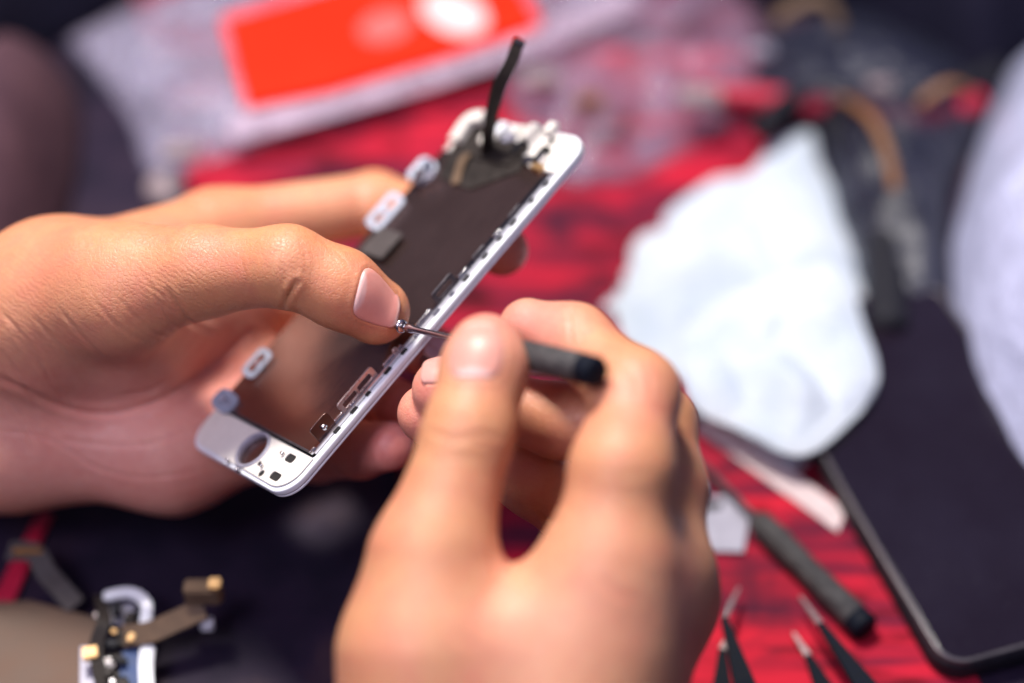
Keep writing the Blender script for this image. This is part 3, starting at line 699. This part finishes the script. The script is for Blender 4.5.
# ------------------------------------------------------------------ the table and what lies on it
tb = mesh('table', [(-1.2, -.3, 0), (1.2, -.3, 0), (1.2, 1.6, 0), (-1.2, 1.6, 0)], [(0, 1, 2, 3)], M['table'], smooth=False); tag(tb, kind='structure')
def poly_slab(name, pxs, h, mat, th, label, cat, z0=0.0006, bev=.0008):
    pts = [T(x, y, z0+th) for x, y in pxs]; c = np.mean(pts, 0); c[2] = 0
    lp = [(p[0]-c[0], p[1]-c[1]) for p in pts]
    o = cplate(name, [lp], z0, z0+th, mat, None, bev); o.location = c
    if label: tag(o, label, cat)
    return o
redmat = poly_slab('mat', [(120, -60), (190, 195), (330, 330), (400, 470), (395, 760), (1020, 760), (960, 640), (850, 480), (800, 400), (800, 250), (800, 90), (700, -60)], 0, M['mat'], .0016, 'red mat printed with dark streaks under the hands and tools', 'mat')
band = poly_slab('strip', [(694, 427), (712, 413), (846, 510), (838, 532)], 0, M['strip'], .0003, 'narrow white strip lying diagonally across the red mat', 'strip', .0026, .0002)
rs = poly_slab('strip', [(-10, 600), (38, 512), (52, 512), (12, 604)], 0, M['red_strip'], .002, 'thin red strip on the dark table at lower left', 'strip', .0006, .0006)

def crumple(name, pxs, H, mat, label, cat, nr=26, na=110, amp=.006, fr=28, z0=.002, seed=0, parent=None, vor=0, linear=False, dz=0, peak=(.0, .0), prof=2.2, ridge=.6, hang=0):
    pts = [T(x, y, 0) for x, y in pxs]; c = np.mean(pts, 0)
    q_ = [p-c for p in pts]+[pts[0]-c]; lp = spline(q_, 10)[:-1] if not linear else [a*(1-t/10)+b*t/10 for a, b in zip(q_[:-1], q_[1:]) for t in range(10)]; ang = np.linspace(0, len(lp), na, endpoint=False)
    lp = [lp[int(a) % len(lp)]*(1-(a % 1))+lp[(int(a)+1) % len(lp)]*(a % 1) for a in ang]
    V = []; F = []
    for side in (1, 0):
        for i in range(nr+1):
            s = i/nr
            for j in range(na):
                p = lp[j]*s; x, y = p[0]+peak[0]*(1-s), p[1]+peak[1]*(1-s)
                q = Vector((x*fr+seed*7.1, y*fr-seed*3.3, seed))
                nzv = (1-abs(mnoise.noise(q))*2)*ridge+mnoise.noise(q*2.3)*.5+(1-abs(mnoise.noise(q*1.7+Vector((5, 2, 1))))*2)*.4
                e = max(0, 1-s**prof)
                if vor:
                    d_ = mnoise.voronoi(Vector((x*vor+seed+mnoise.noise(q)*.25, y*vor, seed*.5)))[0]; nzv = (d_[1]-d_[0])*2.6-.9+nzv*.34
                z = z0+(H*e+amp*nzv*(.35+.65*e)*(1 if s < 1 else .3))*(1 if side else .05)
                z = max(z, z0*.5 + (.0006 if side else 0))
                V.append((x, y, z))
    n = (nr+1)*na
    for i in range(nr):
        for j in range(na):
            a = i*na+j; b = i*na+(j+1) % na
            F.append((a, a+na, b+na, b)); F.append((n+a, n+b, n+b+na, n+a+na))
    for j in range(na):
        a = nr*na+j; b = nr*na+(j+1) % na; F.append((a, a+n, b+n, b))
    o = mesh(name, V, F, mat, parent, (c[0], c[1], 0))
    if label: tag(o, label, cat)
    return o
# white crumpled tissue bag
tis = crumple('tissue_bundle', [(596, 312), (622, 262), (660, 221), (732, 171), (804, 134), (819, 166), (839, 206), (859, 238), (867, 287), (856, 332), (874, 392), (839, 442), (793, 474), (727, 437), (690, 412), (640, 372)], .006, M['tissue'],
        'white crumpled tissue bundle on the red mat right of the phone', 'tissue', nr=44, na=190, amp=.0042, fr=34, seed=3, prof=3, vor=30, linear=False)
fl = crumple('fold', [(672, 371), (696, 344), (761, 308), (835, 294), (856, 348), (872, 408), (841, 454), (794, 484), (733, 458), (686, 431)], .006, M['tissue'], None, None, nr=36, na=150, amp=.0032, fr=34, seed=9, prof=4, vor=36, linear=False, z0=.014)
fl.parent = tis; fl.location = fl.location-tis.location
# cloudy bag at the right edge
crumple('plastic_bag', [(950, 250), (985, 130), (1030, 60), (1150, 40), (1200, 300), (1130, 560), (1040, 520), (985, 440), (955, 340)], .045, M['film_lav'],
        'cloudy lavender plastic bag at the right edge beside the dark phone', 'plastic bag', amp=.007, fr=30, seed=5, prof=3)
# big clear zip bag with the orange packet
zb = crumple('plastic_bag', [(70, 45), (130, 15), (300, -50), (560, -80), (665, -30), (620, 22), (530, 45), (420, 92), (300, 135), (200, 172), (150, 178), (128, 120)], .010, M['film'],
        'clear zip bag holding a bright orange packet, behind the left hand', 'plastic bag', amp=.004, fr=30, seed=8, prof=6)
def slab_on(name, pxs, z, th, mat, label, cat, parent=None):
    return poly_slab(name, pxs, 0, mat, th, label, cat, z, min(.0006, th*.4))
pk = slab_on('packet', [(222, 18), (246, 104), (330, 88), (452, 52), (540, 22), (505, -40), (380, -30)], .0150, .003, M['orange'], 'bright orange packet with pale round marks lying on the clear zip bag', 'packet')
def spot_on(px, py, rx, ry, mat, rot=0):
    z = .0184; pts = []
    for k in range(30):
        a = 2*math.pi*k/30; x = rx*math.cos(a); y = ry*math.sin(a)
        p = T(px+x*math.cos(rot)-y*math.sin(rot), py+x*math.sin(rot)+y*math.cos(rot), z); pts.append((p[0]-pk.location[0], p[1]-pk.location[1]))
    cplate('round_spot', [pts], .01808, .01822, mat, pk, 0)
spot_on(385, 26, 26, 15, M['pale_print'], R(-15)); spot_on(454, 12, 34, 20, M['white_oval'], R(20))  # pinkish round mark, then a paler oval patch
hd = slab_on('bag_header', [(226, 128), (236, 108), (330, 92), (452, 56), (545, 24), (620, -10), (650, 4), (560, 42), (440, 84), (330, 116), (236, 142)], .0140, .0004, M['film_head'], None, None)
hd.parent = zb; hd.matrix_parent_inverse = zb.matrix_world.inverted(); hd.location = hd.location-zb.location; hd.matrix_parent_inverse = Matrix.Identity(4)
# second thin bag
crumple('plastic_bag', [(500, 62), (560, 36), (650, 8), (720, -20), (765, 48), (742, 110), (690, 158), (600, 190), (530, 172)], .016, M['film_pink'],
        'thin clear plastic bag on the red mat above the phone', 'plastic bag', amp=.006, fr=32, seed=12, prof=3)
# small pale round cap peeping out by the left hand
p = T(168, 196, .002); v, f = tube([(0, 0, 0), (0, 0, .006), (0, 0, .008)], [.008, .008, .007], 28); o = mesh('cap', v, f, M['dim'], None, (p[0], p[1], .001)); tag(o, 'small dull grey round cap lying between zip bag and left hand', 'cap')
# dark clothy bundles, top left and top right
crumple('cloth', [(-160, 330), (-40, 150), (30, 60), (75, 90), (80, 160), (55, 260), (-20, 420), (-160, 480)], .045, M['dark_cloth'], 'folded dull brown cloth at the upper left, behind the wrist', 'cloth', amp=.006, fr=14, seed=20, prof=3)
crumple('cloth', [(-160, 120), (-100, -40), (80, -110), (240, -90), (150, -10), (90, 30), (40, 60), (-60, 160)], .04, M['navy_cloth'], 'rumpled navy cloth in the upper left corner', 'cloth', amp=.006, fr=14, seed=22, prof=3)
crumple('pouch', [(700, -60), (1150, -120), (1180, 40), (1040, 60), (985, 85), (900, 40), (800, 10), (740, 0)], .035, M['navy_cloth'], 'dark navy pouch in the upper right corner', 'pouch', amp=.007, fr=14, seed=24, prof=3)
crumple('plastic_bag', [(760, 40), (860, 20), (960, 70), (985, 120), (950, 200), (945, 300), (930, 335), (880, 330), (840, 230), (815, 130), (750, 110)], .018, M['film_grey'], 'dark smoky plastic bag of parts, between white tissue and upper right corner', 'plastic bag', amp=.006, fr=30, seed=26, prof=3)
# amber ribbon cable and dark cable coil in the clutter
def ground_ribbon(name, pxs, w, mat, label, cat, h=.02, th=.0006, arch=.01):
    pts = [T(x, y, h) for x, y in pxs]; sp = spline(pts, 8); c = np.mean(pts, 0); c[2] = 0; n = len(sp)
    sp = [p-c+np.array([0, 0, arch*math.sin(math.pi*i/(n-1))]) for i, p in enumerate(sp)]
    v, f = ribbon(sp, w, th, (0, -.25, 1)); o = bevelled(name, v, f, mat, None, .0001, loc=c); tag(o, label, cat); return o
ground_ribbon('ribbon_cable', [(838, 98), (862, 130), (882, 165), (895, 192)], .004, M['amber'], 'amber ribbon cable lying over the dark parts right of the tissue', 'cable', .022)
ground_ribbon('ribbon_cable', [(915, 110), (945, 105), (975, 100)], .0035, M['amber'], 'short amber ribbon cable lying near the cloudy bag', 'cable', .022)
ground_ribbon('ribbon_cable', [(775, 22), (815, 20), (840, 30)], .005, M['brown_flex'], 'dull brown ribbon cable at the top behind the smoky bag', 'cable', .03)
def ground_tube(name, pxs, r, mat, label, cat, h):
    pts = [T(x, y, h) for x, y in pxs]; c = np.mean(pts, 0); c[2] = 0; sp = [p-c for p in spline(pts, 8)]
    v, f = tube(sp, r, 12); o = mesh(name, v, f, mat, None, c); tag(o, label, cat); return o
ground_tube('cable', [(835, 110), (868, 180), (885, 250), (888, 330)], .007, M['black_plastic'], 'thick black cable curving down beside the white tissue', 'cable', .0095)
ground_tube('cable', [(700, 92), (780, 100), (860, 110), (930, 120), (980, 100)], .0045, M['red_strip'], 'thin red cable running across the top of the dark parts', 'cable', .012)
ground_tube('cable', [(760, 130), (800, 95), (860, 70), (940, 90), (1000, 70)], .005, M['black_plastic'], 'black cable looping over the dark parts near the top right', 'cable', .014)
o = slab_on('label_tag', [(868, 290), (872, 320), (905, 318), (898, 292)], .002, .004, M['magenta'], 'small magenta plastic piece between white tissue and cloudy bag', 'plastic piece')
for i, (px, py, s, mt, lb) in enumerate(((590, 100, .006, 'amber', 'small amber component seen through the thin clear bag'), (700, 95, .010, 'dim', 'pale component seen through the thin clear bag'), (540, 78, .009, 'dim', 'dull cream component at the left end of the thin clear bag'), (880, 85, .006, 'dim', 'small dull component on the smoky bag'), (180, 150, .008, 'dim', 'small dull component at the corner of the zip bag'), (760, 50, .006, 'grey_metal', 'small grey component beside the thin clear bag'))):
    p = T(px, py, .022); v, f = merge([box((0, 0, 0), (s*1.6, s, .003)), box((s*.3, 0, .002), (s*.6, s*.6, .002))]); o = bevelled('electronic_component', v, f, M[mt], None, .0006, 2, (p[0], p[1], .0215)); tag(o, lb, 'component', 'loose electronic components among the bags')

# dark phone lying at lower right
a = T(822, 462, .009); b = T(944, 674, .009); yv = Vector(a-b); hl = yv.length; yv.normalize(); xv = Vector((yv.y, -yv.x, 0))
c = T(1150, 664, .009); wd = (Vector(c)-Vector(b)).length
bp = Matrix.Identity(4)
xl = .074; ln = .150
for k in range(3): bp[k][0] = xv[k]; bp[k][1] = yv[k]
bp.translation = Vector((b[0], b[1], 0))
dp = empty('smartphone', bp); tag(dp, 'black smartphone lying face up at the lower right under the cloudy bag', 'smartphone')
cplate('body', [rrect(xl/2, ln/2, xl, ln, .009, 8)], .002, .0095, M['black_plastic'], dp, .0016, res=3)
cplate('screen', [rrect(xl/2, ln/2, xl-.0045, ln-.0045, .007, 8)], .0096, .0103, M['glass_black'], dp, .0002)
cplate('bezel', [rrect(xl/2, ln/2, xl-.0012, ln-.0012, .0085, 8), rrect(xl/2, ln/2, xl-.004, ln-.004, .0072, 8)], .0090, .0109, M['dark_metal'], dp, .0004)
# spare screwdriver on the mat
A = W(P(0, 0, 1)); A = T(700, 462, .006); B = T(867, 630, .0065)
m, L = frame_along(A, B); s2 = empty('screwdriver', m); tag(s2, 'spare screwdriver with dark grip lying on the red mat', 'screwdriver')
Lh = float(np.linalg.norm(B-T(757, 516, .0065))); hs = L-Lh
lathe('shaft', [(0, .0005), (.001, .0011), (hs-.002, .0011), (hs, .0016)], M['dark_metal'], s2)
lathe('handle', [(hs, .0018), (hs+.001, .0032), (hs+.003, .0040), (hs+.010, .0044), (hs+.025, .0040), (L-.006, .0046), (L-.0054, .0044)], M['grip'], s2, 48, .02)
lathe('end_cap', [(L-.0056, .0042), (L-.005, .0046), (L-.001, .0046), (L, .0036)], M['blue_black'], s2)
# grey metal tag plus a bright steel nut
t_ = slab_on('metal_shield', [(690, 498), (738, 494), (750, 515), (744, 552), (692, 550)], .0028, .0008, M['grey_metal'], 'pale grey metal shield plate on the red mat beside the foreground hand', 'metal plate')
pp = [T(x, y, .0038) for x, y in ((700, 503), (722, 501), (722, 508), (702, 510))]
cplate('slot_mark', [[(q[0]-t_.location[0], q[1]-t_.location[1]) for q in pp]], .0036, .0039, M['hole_dark'], t_, 0)
p = T(702, 488, .006); v, f = tube([(0, 0, 0), (0, 0, .002), (0, 0, .004), (0, 0, .0048)], [.0024, .0026, .0024, .0012], 20); o = mesh('screw', v, f, M['chrome'], None, (p[0], p[1], .0028)); tag(o, 'bright round steel screw standing behind the grey shield plate', 'screw')

# tweezers (two pairs), each two arms joined at the back, tips ahead
def tweezers(tips, backs, label, hh=.012):
    j = (T(*backs[0], hh)+T(*backs[1], hh))/2; root = empty('tweezers', loc=(j[0], j[1], 0)); tag(root, label, 'tweezers', 'tweezers on the red mat'); o0 = np.array([j[0], j[1], 0])
    for (tp, bk, z) in zip(tips, backs, (hh, .004)):
        a = T(*tp[0], z*.5+.002)-o0; b = T(*tp[1], z)-o0; c = T(*bk, z)-o0; e = c+(c-b)*.9
        sp = spline([a, (a+b)/2, b], 6); n = len(sp)
        v, f = ribbon(sp, [.0006+.0016*i/(n-1) for i in range(n)], .0014, (0, 0, 1)); tipo = bevelled('tip', v, f, M['bright'], root, .0002)
        sp = spline([b, (b+c)/2, c, e], 8); n = len(sp)
        v, f = ribbon(sp, [.0020+.0044*min(1, i/(n*.6)) for i in range(n)], .0017, (0, 0, 1)); bevelled('arm', v, f, M['blue_black'], root, .0003)
    return root
tweezers([((739, 588), (724, 618)), ((733, 628), (722, 650))], [(748, 695), (722, 700)], 'black tweezers with fine steel tips beside the foreground hand')
tweezers([((800, 597), (820, 624)), ((793, 633), (808, 656))], [(872, 695), (830, 700)], 'black tweezers with fine steel tips below the spare screwdriver')

# stripped phone part at lower left
pr = T(60, 640, 0); sp_ = empty('phone_part', loc=(pr[0], pr[1], 0)); tag(sp_, 'stripped brown phone part with white clips and loose flex cables at lower left', 'phone part')
def local(px, py, z): return T(px, py, z)-np.array([pr[0], pr[1], 0])
def lslab(name, pxs, z, th, mat, bev=.0003, parent=sp_):
    pts = [local(x, y, z+th) for x, y in pxs]; return cplate(name, [[(p[0], p[1]) for p in pts]], z, z+th, mat, parent, bev)
lslab('backplate', [(-60, 605), (30, 600), (98, 618), (96, 740), (-60, 740)], .003, .004, M['brown_plate'])
lslab('edge_rail', [(80, 646), (100, 646), (100, 740), (78, 740)], .0075, .0012, M['grey_metal'])
v, f = ribbon(spline([local(104, 597, .013), local(130, 593, .014), local(146, 604, .014), local(145, 626, .012)], 8), .0034, .002, (0, 0, 1)); bevelled('white_clip', v, f, M['white_frame'], sp_, .0005, 3)
lslab('clip_plate', [(106, 603), (134, 603), (134, 624), (110, 624)], .010, .001, M['grey_metal'])
v, f = ribbon(spline([local(148, 646, .010), local(146, 668, .010), local(148, 700, .010)], 8), .0042, .002, (0, 0, 1)); bevelled('white_clip', v, f, M['white_frame'], sp_, .0005, 3)
v, f = ribbon(spline([local(122, 636, .012), local(150, 632, .014), local(178, 620, .016), local(204, 608, .018)], 8), .0065, .0008, (0, -.5, 1)); bevelled('flex_cable', v, f, M['brown_flex'], sp_, .0002)
v, f = box(local(203, 592, .022), (.0105, .005, .007)); bevelled('connector', v, f, M['brown_flex'], sp_, .0006)
v, f = box(local(216, 590, .023), (.0036, .004, .008)); bevelled('connector', v, f, M['gold'], sp_, .0005)
v, f = box(local(207, 624, .012), (.004, .003, .004)); bevelled('connector', v, f, M['white_frame'], sp_, .0005)
v, f = ribbon(spline([local(8, 551, .014), local(34, 553, .016), local(46, 572, .014), local(62, 590, .010), local(76, 606, .008)], 8), .0062, .0008, (0, -.3, 1)); bevelled('flex_cable', v, f, M['grey_flex'], sp_, .0002)
v, f = box(local(28, 551, .0165), (.009, .002, .002)); bevelled('connector', v, f, M['gold'], sp_, .0003)
random.seed(4)
for k in range(26):
    px = random.gauss(113, 9); py = 606+k*3.2; p = local(px, py, .009+random.random()*.006); s = random.uniform(.0015, .0045)
    v, f = box((0, 0, 0), (s, s*random.uniform(.5, 1.2), s*.6)); a = random.random()*3
    v = [(x*math.cos(a)-y*math.sin(a)+p[0], x*math.sin(a)+y*math.cos(a)+p[1], z+p[2]) for x, y, z in v]
    bevelled('component', v, f, M[random.choice(['black_flex', 'black_flex', 'black_plastic', 'dark_metal', 'gold', 'chrome', 'blue_black'])], sp_, .0003)
v, f = ribbon(spline([local(100, 596, .012), local(104, 620, .017), local(96, 650, .014), local(106, 700, .012)], 8), .0040, .0008, (.4, 0, 1)); bevelled('flex_cable', v, f, M['black_flex'], sp_, .0002)
lslab('blue_board', [(122, 650), (140, 648), (140, 700), (116, 700)], .008, .0012, simple('blue_board', (.03, .06, .16), .6))

# ------------------------------------------------------------------ light
w = bpy.data.worlds.new('World'); sc.world = w; w.use_nodes = True; nt = w.node_tree; bg = nt.nodes['Background']
tc = nt.nodes.new('ShaderNodeTexCoord'); sx = nt.nodes.new('ShaderNodeSeparateXYZ'); nt.links.new(tc.outputs['Generated'], sx.inputs[0])
rp = nt.nodes.new('ShaderNodeValToRGB'); nt.links.new(sx.outputs['Z'], rp.inputs[0])
rp.color_ramp.elements[0].position = 0; rp.color_ramp.elements[0].color = (.022, .014, .018, 1); rp.color_ramp.elements[1].position = .9; rp.color_ramp.elements[1].color = (.34, .36, .62, 1)
e_ = rp.color_ramp.elements.new(.35); e_.color = (.10, .085, .17, 1)
nt.links.new(rp.outputs[0], bg.inputs['Color']); bg.inputs['Strength'].default_value = .7
def area(name, loc, target, size, power, col):
    l = bpy.data.lights.new(name, 'AREA'); l.energy = power; l.color = col; l.shape = 'RECTANGLE'; l.size = size[0]; l.size_y = size[1]
    o = bpy.data.objects.new(name, l); COL.objects.link(o); o.location = loc; o.rotation_euler = (Vector(target)-Vector(loc)).to_track_quat('-Z', 'Y').to_euler(); return o
area('key_lamp', (-.16, .60, .85), (0, .33, .1), (.17, .17), 12.8, (1, .94, .86))
area('fill_light', (-.38, -.12, .92), (-.02, .33, .1), (.35, .35), 6.0, (.86, .80, 1))  # soft lavender fill lamp, added to lift the shaded palm
sc.view_settings.view_transform = 'Standard'; sc.view_settings.look = 'None'; sc.view_settings.exposure = 0; sc.view_settings.gamma = 1
sc.cycles.use_denoising = True
try: sc.cycles.denoiser = 'OPENIMAGEDENOISE'
except Exception: pass
sc.cycles.max_bounces = 8; sc.cycles.transparent_max_bounces = 16; sc.cycles.sample_clamp_indirect = 4
